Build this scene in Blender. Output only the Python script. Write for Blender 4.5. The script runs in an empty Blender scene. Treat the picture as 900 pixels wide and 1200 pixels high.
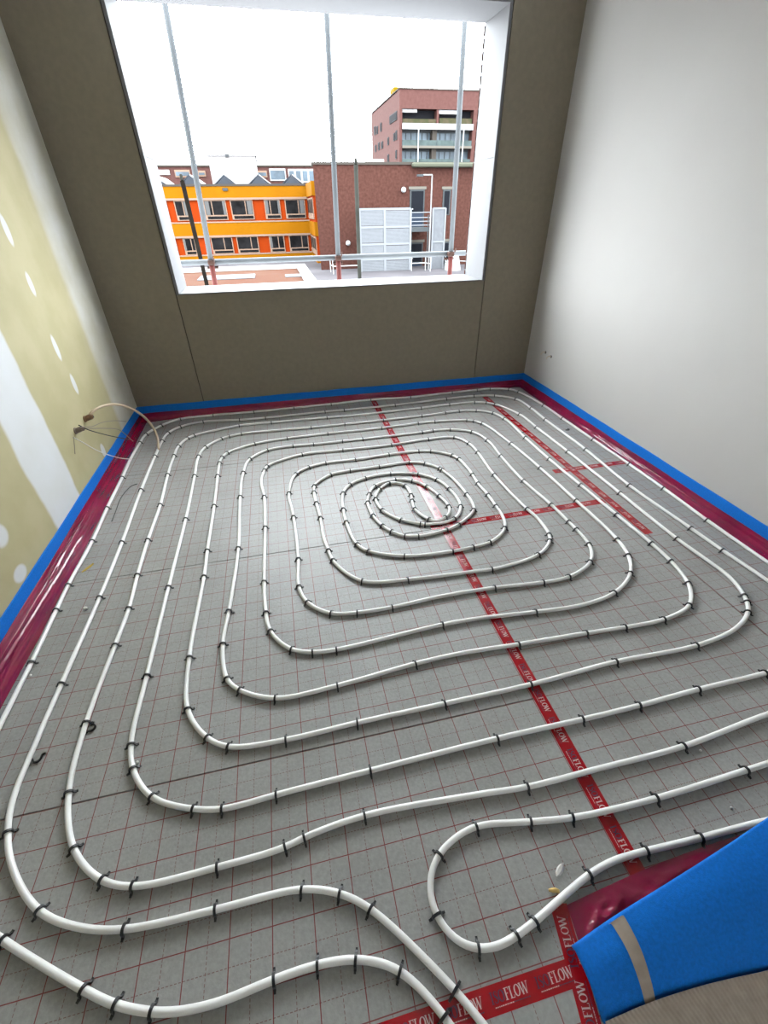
import bpy, bmesh, math, random
from mathutils import Vector, Matrix, noise
random.seed(7)
scene = bpy.context.scene
C = scene.collection

# ------------------------------------------------------------------ camera
F, PITCH, YAW, ROLL, H = 511.79, 0.608158, 0.211126, 0.0163463, 1.42
CX, CY = 450.0, 600.0
_f = Vector((math.sin(YAW)*math.cos(PITCH), math.cos(YAW)*math.cos(PITCH), -math.sin(PITCH)))
_r = _f.cross(Vector((0, 0, 1))).normalized()
_d = _f.cross(_r)
CR = math.cos(ROLL)*_r + math.sin(ROLL)*_d
CD = -math.sin(ROLL)*_r + math.cos(ROLL)*_d
cam = bpy.data.cameras.new('camera')
cam.sensor_fit = 'VERTICAL'; cam.sensor_height = 24.0; cam.lens = F*24.0/1200.0
cam.clip_start = 0.02; cam.clip_end = 2000
camo = bpy.data.objects.new('camera', cam); C.objects.link(camo)
m3 = Matrix((CR, -CD, -_f)).transposed()
camo.matrix_world = Matrix.Translation((0, 0, H)) @ m3.to_4x4()
scene.camera = camo

# ------------------------------------------------------------------ sky, exposure
SKY = 20.0
w = bpy.data.worlds.new('overcast_sky'); scene.world = w; w.use_nodes = True
bg = w.node_tree.nodes['Background']
bg.inputs['Color'].default_value = (0.89, 0.955, 1.0, 1); bg.inputs['Strength'].default_value = SKY
scene.view_settings.view_transform = 'Standard'; scene.view_settings.look = 'None'
scene.view_settings.gamma = 1.0; scene.view_settings.use_curve_mapping = False
scene.view_settings.exposure = 0.0

# ------------------------------------------------------------------ measuring helpers
def ray(u, v): return CR*((u-CX)/F) + CD*((v-CY)/F) + _f
def on_z(u, v, z=0.0):
    d = ray(u, v); k = (z-H)/d.z; return Vector((d.x*k, d.y*k, z))
def on_x(u, v, X):
    d = ray(u, v); k = X/d.x; return Vector((X, d.y*k, H+d.z*k))
def on_y(u, v, Y):
    d = ray(u, v); k = Y/d.y; return Vector((d.x*k, Y, H+d.z*k))

# ------------------------------------------------------------------ object helpers
def tag(o, label=None, cat=None, group=None, kind=None):
    if label: o['label'] = label
    if cat: o['category'] = cat
    if group: o['group'] = group
    if kind: o['kind'] = kind
    return o
def empty(name, loc=(0, 0, 0)):
    o = bpy.data.objects.new(name, None); C.objects.link(o); o.location = loc; o.empty_display_size = .05
    return o
def link_mesh(name, me, parent=None):
    o = bpy.data.objects.new(name, me); C.objects.link(o)
    if parent:
        o.parent = parent
        q = Vector((0, 0, 0)); p = parent
        while p: q += p.location; p = p.parent
        o.location = -q
    return o
def obj(name, bm, mat, parent=None, smooth=False):
    me = bpy.data.meshes.new(name); bm.to_mesh(me); bm.free()
    for m in (mat if isinstance(mat, (list, tuple)) else [mat]): me.materials.append(m)
    if smooth:
        for p in me.polygons: p.use_smooth = True
    return link_mesh(name, me, parent)
def box(bm, x0, x1, y0, y1, z0, z1, bevel=0, mi=0):
    r = bmesh.ops.create_cube(bm, size=1)
    bmesh.ops.scale(bm, vec=(abs(x1-x0), abs(y1-y0), abs(z1-z0)), verts=r['verts'])
    bmesh.ops.translate(bm, vec=((x0+x1)/2, (y0+y1)/2, (z0+z1)/2), verts=r['verts'])
    fs = list({f for v in r['verts'] for f in v.link_faces})
    for f in fs: f.material_index = mi
    if bevel:
        es = list({e for v in r['verts'] for e in v.link_edges})
        bmesh.ops.bevel(bm, geom=es, offset=bevel, segments=1, affect='EDGES', profile=.5)
def bobj(name, dims, mat, parent=None, bevel=0):
    bm = bmesh.new(); box(bm, *dims, bevel=bevel); return obj(name, bm, mat, parent)
def tube(bm, pts, r, n=10, cap=True, radii=None):
    pts = [Vector(p) for p in pts]; N = len(pts); rings = []
    nrm = None
    for i in range(N):
        t = (pts[min(i+1, N-1)]-pts[max(i-1, 0)]).normalized()
        if nrm is None:
            a = Vector((0, 0, 1)) if abs(t.z) < .9 else Vector((1, 0, 0))
            nrm = (a-t*a.dot(t)).normalized()
        else: nrm = (nrm-t*nrm.dot(t)).normalized()
        b = t.cross(nrm); rr = radii[i] if radii else r
        rings.append([bm.verts.new(pts[i]+(nrm*math.cos(2*math.pi*k/n)+b*math.sin(2*math.pi*k/n))*rr) for k in range(n)])
    for i in range(N-1):
        for k in range(n):
            bm.faces.new((rings[i][k], rings[i][(k+1) % n], rings[i+1][(k+1) % n], rings[i+1][k]))
    if cap:
        bm.faces.new(rings[0][::-1]); bm.faces.new(rings[-1])
def catmull(P, step):
    P = [Vector(p) for p in P]
    P = [2*P[0]-P[1]] + P + [2*P[-1]-P[-2]]
    out = []
    for i in range(1, len(P)-2):
        p0, p1, p2, p3 = P[i-1:i+3]
        t0 = 0; t1 = t0+max((p1-p0).length, 1e-6)**.5; t2 = t1+max((p2-p1).length, 1e-6)**.5; t3 = t2+max((p3-p2).length, 1e-6)**.5
        n = max(1, int((p2-p1).length/step+.5))
        for j in range(n):
            t = t1+(t2-t1)*j/n
            a1 = p0*((t1-t)/(t1-t0))+p1*((t-t0)/(t1-t0)); a2 = p1*((t2-t)/(t2-t1))+p2*((t-t1)/(t2-t1)); a3 = p2*((t3-t)/(t3-t2))+p3*((t-t2)/(t3-t2))
            b1 = a1*((t2-t)/(t2-t0))+a2*((t-t0)/(t2-t0)); b2 = a2*((t3-t)/(t3-t1))+a3*((t-t1)/(t3-t1))
            out.append(b1*((t2-t)/(t2-t1))+b2*((t-t1)/(t2-t1)))
    out.append(P[-2]); return out
def grid_mesh(bm, rows, mi=0):
    V = [[bm.verts.new(p) for p in r] for r in rows]
    for i in range(len(V)-1):
        for j in range(len(V[0])-1):
            f = bm.faces.new((V[i][j], V[i][j+1], V[i+1][j+1], V[i+1][j])); f.material_index = mi
    return V

# ------------------------------------------------------------------ materials
def mat(name, col, rough=.6, var=0, scale=8, bump=0, bscale=60, spec=.5, metal=0, col2=None, trans=0, sheen=0):
    m = bpy.data.materials.new(name); m.use_nodes = True; nt = m.node_tree; N = nt.nodes; L = nt.links
    b = N['Principled BSDF']
    b.inputs['Base Color'].default_value = (*col, 1); b.inputs['Roughness'].default_value = rough
    b.inputs['Specular IOR Level'].default_value = spec; b.inputs['Metallic'].default_value = metal
    tc = N.new('ShaderNodeTexCoord')
    if var or col2:
        nz = N.new('ShaderNodeTexNoise'); nz.inputs['Scale'].default_value = scale; nz.inputs['Detail'].default_value = 5
        L.new(tc.outputs['Object'], nz.inputs['Vector'])
        rp = N.new('ShaderNodeValToRGB'); rp.color_ramp.elements[0].position = .3; rp.color_ramp.elements[1].position = .7
        c2 = col2 or tuple(min(1, c*(1+var)) for c in col); c1 = col if col2 else tuple(c*(1-var) for c in col)
        rp.color_ramp.elements[0].color = (*c1, 1); rp.color_ramp.elements[1].color = (*c2, 1)
        L.new(nz.outputs['Fac'], rp.inputs['Fac']); L.new(rp.outputs['Color'], b.inputs['Base Color'])
    if bump:
        n2 = N.new('ShaderNodeTexNoise'); n2.inputs['Scale'].default_value = bscale; n2.inputs['Detail'].default_value = 4
        L.new(tc.outputs['Object'], n2.inputs['Vector'])
        bp = N.new('ShaderNodeBump'); bp.inputs['Strength'].default_value = bump; bp.inputs['Distance'].default_value = .004
        L.new(n2.outputs['Fac'], bp.inputs['Height']); L.new(bp.outputs['Normal'], b.inputs['Normal'])
    if trans: b.inputs['Transmission Weight'].default_value = trans
    return m
def srgb(r, g, b):
    f = lambda c: (c/255/12.92) if c/255 <= .04045 else ((c/255+.055)/1.055)**2.4
    return (f(r), f(g), f(b))

class NB:   # tiny node builder
    def __init__(s, m): s.nt = m.node_tree; s.N = s.nt.nodes; s.L = s.nt.links
    def put(s, v, sock):
        if isinstance(v, (int, float)): sock.default_value = v
        elif isinstance(v, tuple): sock.default_value = v
        else: s.L.new(v, sock)
    def m(s, op, a, b=None, c=None):
        n = s.N.new('ShaderNodeMath'); n.operation = op
        for i, v in enumerate((a, b, c)):
            if v is not None: s.put(v, n.inputs[i])
        return n.outputs[0]
    def smooth(s, x, a, b):
        n = s.N.new('ShaderNodeMapRange'); n.interpolation_type = 'SMOOTHSTEP'
        s.put(x, n.inputs['Value']); n.inputs['From Min'].default_value = a; n.inputs['From Max'].default_value = b
        return n.outputs['Result']
    def mix(s, fac, a, b):
        n = s.N.new('ShaderNodeMix'); n.data_type = 'RGBA'
        s.put(fac, n.inputs[0]); s.put(a, n.inputs[6]); s.put(b, n.inputs[7]); return n.outputs[2]
    def noise(s, vec, scale, detail=4):
        n = s.N.new('ShaderNodeTexNoise'); n.inputs['Scale'].default_value = scale; n.inputs['Detail'].default_value = detail
        s.L.new(vec, n.inputs['Vector']); return n.outputs['Fac']

def mat_board():
    m = mat('foil_faced_board', (.4, .4, .39), rough=.38, spec=.4); b = NB(m); P = b.N['Principled BSDF']
    tc = b.N.new('ShaderNodeTexCoord'); obv = tc.outputs['Object']
    sx = b.N.new('ShaderNodeSeparateXYZ'); b.L.new(obv, sx.inputs[0])
    def line(x, pitch, half, off=0.0):
        t = b.m('ADD', x, off+pitch*400+pitch/2); t = b.m('MODULO', t, pitch); t = b.m('ABSOLUTE', b.m('SUBTRACT', t, pitch/2))
        return b.m('LESS_THAN', t, half)
    def dash(x):
        t = b.m('MODULO', b.m('ADD', x, 40.0), .009); return b.m('LESS_THAN', t, .0056)
    X, Y = sx.outputs[0], sx.outputs[1]
    solid = b.m('MAXIMUM', line(X, .1, .00115), line(Y, .1, .00115))
    d1 = b.m('MULTIPLY', line(X, .1, .0008, .05), dash(Y)); d2 = b.m('MULTIPLY', line(Y, .1, .0008, .05), dash(X))
    dashed = b.m('MAXIMUM', d1, d2)
    n1 = b.noise(obv, 3.0, 5); n2 = b.noise(obv, 90.0, 3)
    v = b.m('ADD', b.m('MULTIPLY', n1, .5), b.m('MULTIPLY', n2, .5))
    base = b.mix(b.smooth(v, .3, .7), (.265, .262, .25, 1), (.345, .343, .33, 1))
    c = b.mix(b.m('MULTIPLY', dashed, .8), base, (.17, .06, .052, 1))
    c = b.mix(b.m('MULTIPLY', solid, .95), c, (.19, .026, .026, 1))
    b.L.new(c, P.inputs['Base Color'])
    r = b.m('ADD', b.m('MULTIPLY', n1, .2), .36); b.L.new(r, P.inputs['Roughness'])
    bp = b.N.new('ShaderNodeBump'); bp.inputs['Strength'].default_value = .22; bp.inputs['Distance'].default_value = .003
    hn = b.m('ADD', b.noise(obv, 140.0, 3), b.m('MULTIPLY', b.noise(obv, 14.0, 3), 1.5))
    b.L.new(hn, bp.inputs['Height']); b.L.new(bp.outputs['Normal'], P.inputs['Normal'])
    return m

def omat(name, col, rough=.8, spec=.03, **k):
    if k.get('col2'): k['col2'] = tuple(c*.56 for c in k['col2'])
    return mat(name, tuple(c*.56 for c in col), rough, spec=spec, **k)
FOIL_ALPHA = .9
M = dict(
    board=mat_board(),
    slab=mat('concrete', (.3, .3, .28), .9, var=.1),
    panel=mat('gypsum_fibreboard', (.232, .200, .148), .8, var=.05, scale=30, bump=.05, bscale=300),
    joint=mat('joint_shadow', (.03, .028, .025), .9),
    plaster=mat('skim_plaster', (.485, .468, .447), .75, var=.02, scale=2.5, bump=.05, bscale=25),
    ceiling=mat('ceiling_white', (.8, .8, .79), .9),
    reveal=mat('white_reveal', (.165, .165, .17), .6, spec=.15),
    blue=mat('blue_foam', (.002, .165, .63), .75, var=.12, scale=150, bump=.25, bscale=500, spec=.25),
    foil=mat('crimson_foil', (.26, .004, .045), .17, var=.25, scale=6, bump=.12, bscale=45, spec=.7),
    pipe=mat('white_pipe', (.9, .89, .865), .32, spec=.5),
    clip=mat('black_plastic', (.012, .012, .014), .4),
    tape=mat('red_tape', (.33, .003, .008), .22, var=.12, scale=30, bump=.15, bscale=80, spec=.6),
    navy=mat('navy_print', (.035, .02, .06), .4),
    pale=mat('pale_print', (.62, .42, .42), .4),
    beige=mat('beige_backing', (.36, .3, .245), .8, var=.12, scale=40, bump=.1),
    conduit=mat('cream_conduit', (.55, .43, .3), .5),
    brown=mat('brown_stub', (.2, .115, .06), .7, var=.3, scale=60),
    greywad=mat('grey_stub', (.24, .19, .165), .8, var=.3, scale=60),
    black=mat('black_cable', (.015, .014, .013), .5),
    greyc=mat('grey_cable', (.25, .22, .18), .5),
    whitec=mat('white_cable', (.7, .68, .62), .5),
    yellow=mat('yellow_sliver', (.5, .34, .06), .7),
    white=mat('white_bit', (.8, .8, .78), .7),
    brass=mat('brass', (.6, .42, .15), .35, metal=.7),
    film=mat('clear_film', (.75, .73, .7), .2, spec=.8),
    galv=mat('galvanised_tube', (.060, .066, .072), .6, spec=.15, var=.1, scale=5),
    midtube=mat('weathered_tube', (.017, .0175, .015), .8, spec=.02, var=.2, scale=6),
    darktube=mat('dark_tube', (.006, .005, .0042), .8, spec=.0, var=.3, scale=6),
    redtube=mat('red_tube', (.075, .02, .0175), .6, spec=.1, var=.2, scale=9),
    rust=mat('rusty_coupler', (.035, .018, .014), .7, spec=.1, var=.4, scale=40),
    extbrick=mat('dark_brick', (.06, .026, .02), .9, spec=.05, var=.2, scale=20),
    mortar=mat('mortar', (.6, .58, .55), .9),
    # outdoors
    yband=omat('yellow_cladding', (.205, .078, .0018), var=.05, scale=.6),
    orange=omat('orange_panel', (.2, .024, .0025), var=.05, scale=.6),
    oframe=omat('pale_window_frame', (.2, .135, .1)),
    oglass=omat('dark_window_glass', (.0085, .008, .0085), rough=.4, var=.7, scale=.9, spec=.02),
    curtain=omat('curtain', (.085, .083, .082)),
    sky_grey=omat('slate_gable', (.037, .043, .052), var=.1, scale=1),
    owhite=omat('white_cladding', (.2, .2, .2)),
    owhite2=omat('bright_white', (.3, .3, .3)),
    brick=omat('red_brick', (.040, .0165, .0125), col2=(.068, .029, .023), scale=5),
    brick2=omat('rose_brick', (.068, .031, .027), col2=(.088, .042, .037), scale=2.5),
    coping=omat('coping', (.05, .043, .037)),
    gutter=omat('green_gutter', (.075, .078, .058)),
    screen=omat('perforated_metal', (.115, .12, .13), var=.08, scale=4),
    screenf=omat('screen_frame', (.17, .178, .19)),
    odoor=omat('door_dark', (.008, .009, .012)),
    obluedoor=omat('door_blue', (.026, .034, .05)),
    olintel=omat('lintel', (.11, .10, .085)),
    steel=omat('grey_steel', (.05, .055, .058)),
    owin=omat('tower_glass', (.055, .078, .1), rough=.4, var=.6, scale=.35, spec=.2),
    odark=omat('recess_dark', (.012, .012, .014)),
    balus=omat('glass_balustrade', (.055, .072, .07), var=.2, scale=1),
    plants=omat('planting', (.03, .036, .016), col2=(.06, .047, .03), scale=1.5),
    oroof=omat('red_gravel_roof', (.058, .0165, .0055), col2=(.066, .027, .013), scale=.5),
    ground=omat('ground_paving', (.075, .07, .075), var=.2, scale=.3),
    ybox=omat('yellow_box', (.14, .09, .002)),
)

M['foil'].node_tree.nodes['Principled BSDF'].inputs['Alpha'].default_value = FOIL_ALPHA

# ------------------------------------------------------------------ room dimensions
ZT = .11
XL, XR, YB = -.948*(H-ZT), 1.681*(H-ZT), 2.894*(H-ZT)
YR, ZC = -.75, 2.62
def W(u, v): return on_y(u, v, YB)
wx0 = on_y(209.6, 343, YB).x; wx1 = on_y(564.6, 328, YB).x
wz0 = (on_y(207.5, 344, YB).z+on_y(565, 328, YB).z)/2
wz1 = on_y(598, 3, YB).z
wd = .38

# ---- floor: slab and insulation boards
floor = tag(bobj('floor', (XL-.05, XR+.05, YR, YB+.05, -.25, -.03), M['slab']), kind='structure')
cols = [(XL, .7165, .083, [YR, .752-1.02, .752, 1.772, 2.797, YB]),
        (.7195, 1.7215, .0265, [YR, -.21, 1.79, YB]),
        (1.7245, XR, .0265, [YR, .18, 2.18, YB])]
for x0, x1, ph, ys in cols:
    for y0, y1 in zip(ys[:-1], ys[1:]):
        bm = bmesh.new(); box(bm, x0-ph, x1-ph, y0+.0008-.05, y1-.0008-.05, -.03, 0, bevel=.002)
        o = obj('insulation_board', bm, M['board'], floor); o.location = (ph, .05, 0)

# ---- wall_left: plasterboard with filler
def mat_left():
    m = mat('cream_plasterboard', (.5, .46, .25), .75); b = NB(m); P = b.N['Principled BSDF']
    g = b.N.new('ShaderNodeTexCoord'); ob = g.outputs['Object']
    s = b.N.new('ShaderNodeSeparateXYZ'); b.L.new(ob, s.inputs[0]); Y, Z = s.outputs[1], s.outputs[2]
    wob = b.m('MULTIPLY', b.m('SUBTRACT', b.noise(ob, 2.2, 4), .5), .10)
    Yw = b.m('ADD', Y, wob); n = b.noise(ob, 5, 5)
    def band(y0, y1, s0, s1):
        return b.m('MULTIPLY', b.smooth(Yw, y0, y0+s0), b.m('SUBTRACT', 1.0, b.smooth(Yw, y1-s1, y1)))
    yc = on_x(0, 124, XL).y, on_x(132, 476, XL).y
    ra = on_x(0, 386, XL).y, on_x(93.7, 575, XL).y
    la = on_x(0, 491, XL).y, on_x(75, 605, XL).y
    f = b.m('MULTIPLY', band(sum(yc)/2-.05, 9, .09, .01), b.m('ADD', .25, b.m('MULTIPLY', n, .6)))
    f = b.m('MAXIMUM', f, b.m('MULTIPLY', band(min(la)-.03, sum(ra)/2, .03, .025), 1.0))
    f = b.m('MAXIMUM', f, b.m('MULTIPLY', band(1.1, 1.55, .2, .2), .35))
    dots = [(8, 270, .028, .07), (36, 333, .026, .06), (66, 408, .024, .07), (87, 450, .024, .06), (121, 528, .03, .045), (0, 628, .05, .05), (24, 672, .05, .035)]
    for u, v, ry, rz in dots:
        p = on_x(u, v, XL)
        a = b.m('DIVIDE', b.m('SUBTRACT', Y, p.y), ry); c = b.m('DIVIDE', b.m('SUBTRACT', Z, p.z), rz)
        q = b.m('ADD', b.m('MULTIPLY', a, a), b.m('MULTIPLY', c, c)); q = b.m('ADD', q, b.m('MULTIPLY', b.m('SUBTRACT', n, .5), .9))
        f = b.m('MAXIMUM', f, b.m('SUBTRACT', 1.0, b.smooth(q, .55, 1.3)))
    base = b.mix(b.smooth(n, .3, .7), (.40, .355, .195, 1), (.445, .395, .23, 1))
    col = b.mix(b.m('MULTIPLY', f, b.m('ADD', .75, b.m('MULTIPLY', n, .35))), base, (.62, .63, .64, 1))
    b.L.new(col, P.inputs['Base Color'])
    return m
M['left'] = mat_left()
tag(bobj('wall_left', (XL-.12, XL, YR, YB+.1, -.03, ZC), M['left']), kind='structure')
tag(bobj('wall_right', (XR, XR+.12, YR, YB+.1, -.03, ZC), M['plaster']), kind='structure')
tag(bobj('ceiling', (XL-.12, XR+.12, YR, YB+.1, ZC, ZC+.15), M['ceiling']), kind='structure')
tag(bobj('wall_rear', (XL-.12, XR+.12, YR-.12, YR, -.03, ZC), M['ceiling']), kind='structure')  # unseen wall, set close behind the camera and whitened to bounce light forward

# ---- wall_back: frame plus fibreboards with open joints
bm = bmesh.new()
fx0, fx1, fz0, fz1 = wx0-.03, wx1+.03, wz0-.012, wz1+.03
y0, y1 = YB+.0125, YB+wd-.11
box(bm, XL, fx0, y0, y1, -.03, ZC); box(bm, fx1, XR, y0, y1, -.03, ZC)
box(bm, fx0, fx1, y0, y1, -.03, fz0); box(bm, fx0, fx1, y0, y1, fz1, ZC)
wb = tag(obj('wall_back', bm, M['joint']), kind='structure')
g = .0035; JT = .02
for d in ((XL, wx0-JT-2*g, -.03, ZC), (wx1+JT+2*g, XR, -.03, ZC), (wx0-JT, wx1+JT, -.03, wz0-.0085), (wx0-JT, wx1+JT, wz1+.026, ZC)):
    bobj('wall_panel', (d[0], d[1], YB, YB+.0125, d[2], d[3]), M['panel'], wb, bevel=.0008)
# outer leaf of brick
ol = bmesh.new(); ya, yb_ = YB+wd-.108, YB+wd-.005
ox0, ox1 = wx0-.02, wx1+.02
box(ol, XL-2, ox0-.02, ya, yb_, -.6, ZC+.4); box(ol, ox1+.02, XR+2, ya, yb_, -.6, ZC+.4)
box(ol, ox0-.02, ox1+.02, ya, yb_, -.6, wz0-.03); box(ol, ox0-.02, ox1+.02, ya, yb_, wz1+.03, ZC+.4)
out = tag(obj('wall_outer_leaf', ol, M['mortar']), kind='structure')
z = wz0-.02
while z < wz1:
    bobj('brick', (wx1-.006, wx1+.09, YB+wd-.004, YB+wd+.006, z, z+.05), M['extbrick'], out)
    z += .0625
# window lining
win = tag(empty('window_1', ((wx0+wx1)/2, YB+wd/2, wz0)), kind='structure')
yi, yo = YB-.006, YB+wd
bobj('sill_board', (wx0, wx1, yi, yo, wz0-.008, wz0), M['reveal'], win, bevel=.001)
bobj('head_board', (wx0-JT, wx1+JT, yi, yo, wz1, wz1+.024), M['reveal'], win, bevel=.001)
zm = on_y(568, 187, YB+wd*.5).z
for xa, xb in ((wx0-JT, wx0), (wx1, wx1+JT)):
    bobj('jamb_board', (xa, xb, yi, yo, wz0-.008, zm-.0008), M['reveal'], win, bevel=.001)
    bobj('jamb_board', (xa, xb, yi, yo, zm+.0008, wz1), M['reveal'], win, bevel=.001)

# ------------------------------------------------------------------ foam edge strips with foil skirts
def ridge(v): return max(0.0, 1-abs(noise.noise(v))*3.2)
def wrinkle(s, t, seed, amp):
    a = ridge(Vector((s*1.3+seed, t*5+s*.5, seed))) + .7*ridge(Vector((s*3.1+seed, t*9-s*.8, 3.1)))*(.4+noise.noise(Vector((s*2, 7, seed)))) + .25*ridge(Vector((s*14, t*16, seed)))
    return a*amp
def edge_strip(a, b, inward, label, wid, seed):
    a = Vector(a); b = Vector(b); n = Vector(inward); L = (b-a).length; d = (b-a)/L
    root = tag(empty('foam_edge_strip', tuple((a+b)/2)), label, 'edge strip', 'foam edge strips at the foot of the walls')
    bm = bmesh.new(); N = int(L/.04); rows = []
    for i in range(N+1):
        p = a+d*(L*i/N); top = ZT + .004*noise.noise(Vector((i*.13, seed, 0)))
        sec = [(.0005, .0), (.0005, top-.001), (.002, top), (.007, top), (.0085, top-.0015), (.0085, 0)]
        rows.append([p+n*x+Vector((0, 0, z)) for x, z in sec])
    grid_mesh(bm, rows); bmesh.ops.recalc_face_normals(bm, faces=bm.faces)
    obj('foam', bm, M['blue'], root)
    bm = bmesh.new(); N = int(L/.009); K = 44; rows = []
    for i in range(N+1):
        s = L*i/N; p = a+d*s; row = []; wdt = wid(s/L)+.006*noise.noise(Vector((s*4, seed, 5)))
        zt = .052+.003*noise.noise(Vector((s*3, 1, seed)))
        for k in range(K+1):
            t = k/K
            if t < .3:
                q = t/.3; x = .0105+.004*q*q; z = zt*(1-q)+.014*q
            else:
                q = (t-.3)/.7; x = .0145+(wdt-.0145)*q; z = .0012+.0128*(1-q)**3
            e = min(1, t*6)*min(1, (1-t)*2.2)
            wv = wrinkle(s, t, seed, .0055)*e
            if t < .3: x += abs(wv)*.5
            else: z = max(.0008, z+abs(wv))
            row.append(p+n*x+Vector((0, 0, z)))
        rows.append(row)
    grid_mesh(bm, rows); obj('foil_skirt', bm, M['foil'], root, smooth=True)
    return root
edge_strip((XL, YB-.01, 0), (XL, -.4, 0), (1, 0, 0), 'blue foam edge strip with crimson foil along cream plasterboard wall', lambda t: .055+.05*min(1, t*2.2), 1.7)
edge_strip((XL+.0006, YB, 0), (XR-.0006, YB, 0), (0, -1, 0), 'blue foam edge strip with crimson foil under the window wall', lambda t: .042+.05*max(0, 1-t*9)+.04*max(0, t*9-8), 4.2)
edge_strip((XR, YB-.01, 0), (XR, .3, 0), (-1, 0, 0), 'blue foam edge strip with crimson foil along smooth white plaster wall', lambda t: .062+.02*t, 8.9)

# ------------------------------------------------------------------ heating pipes
PR = .0083; PZ = PR+.0016
o = 0   # a trailing 0 marks a trace point without a clip
inner = [(475.6,569.3),(466.7,565.8,0),(455.6,566),(444.4,573.3),(440,584.4),(447.8,597.8),(470,609.3),(492.5,613.8),(498,614.6),(520,612.6,0),(533,607.8),(540,593),(526.7,573),(512,562),(490,555.6),(457.8,555),(428.4,560),(410,567.8),(401.8,578),(402.2,596.7),(405.6,612),(417.8,637.8),(432,646),(474.4,651.5),(530,646),(554.4,641),(574.4,635.5),(592,619),(589,604.4,0),(581,593),(572,580),(560,566.6),(553.6,556),(538,538),(530,533.4),(505,528.6),(490,528.6),(455.4,532.6),(416.5,538.5),(382,542.4),(362,547.4),(346.4,555.6),(338.6,578),(344,606),(349.6,655),(350,687),(360,706),(387.8,719),(418.9,717.8),(460,711.5),(515.5,699,0),(579.6,688.6),(636.4,682.4),(667,676),(692,659),(693.6,648,0),(690.4,637.6),(675.6,620.6),(666,611),(645.6,591),(613.4,563.6),(587,534.6),(571.4,516),(553,506),(527.6,503.4),(507,504.6),(494,506.6),(425.5,514.4),(401.4,517),(367.4,520.6),(343.4,522.4),(313.4,527.4),(292.6,538),(285,554),(281.4,582.4),(279.4,642.4),(268.4,715.6),(261,755),(265.5,795.5),(281,809),(323.3,818.4),(395.5,803.3),(486,777.8),(540,765.5,0),(607.8,755),(686.7,742),(732.5,735),(777.8,726),(807.8,710),(810,697.8,0),(806.7,683.3),(786.3,657.7),(763,636.5),(722.4,603),(680.5,568.4),(643.6,538),(615.6,513),(591.6,491),(578,484),(558,481.2),(537.6,481.6),(521.4,483.6),(494,487.4),(449.4,492.4),(438,493.6,0),(404,497),(364,501),(282,508.4),(268.6,511.4),(259.2,514.2),(240.6,524),(232.6,535),(228,558),(217.6,608.6),(197.5,688),(172.2,791.6),(153.3,872),(155.6,902),(177.8,934.4),(226,948),(261,948),(324.6,931),(434.8,902.7),(582,865.5),(682,843),(749,826.7),(818.4,807.8),(895.6,789),(930,778,0),(960,763,0),(969,747,0),(962,730,0),(940,709,0),(897.6,679,0),(846.8,645),(809,618.6),(737.5,568.8),(686.5,526.8),(639.4,492),(622.6,478.4),(604.6,467.6),(579.6,463.4),(555,464),(522.4,467.4),(463,474.6),(403.6,480.4),(380.4,482.4),(311.6,489.6),(280.6,492),(238.4,494),(211.4,500),(197,507.4),(190,517),(181.6,535),(165.3,574.4),(142.9,635.5),(116.7,700.4),(72.2,801),(42,870,0),(14.5,938,0),(8.9,976),(14,1015.7,0),(45.5,1068),(98,1088,0),(147,1089),(252.4,1066),(352.4,1042),(398,1046.7),(435.6,1066),(531.6,1158.7),(560,1192.5,0),(600,1245,0)]
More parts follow.
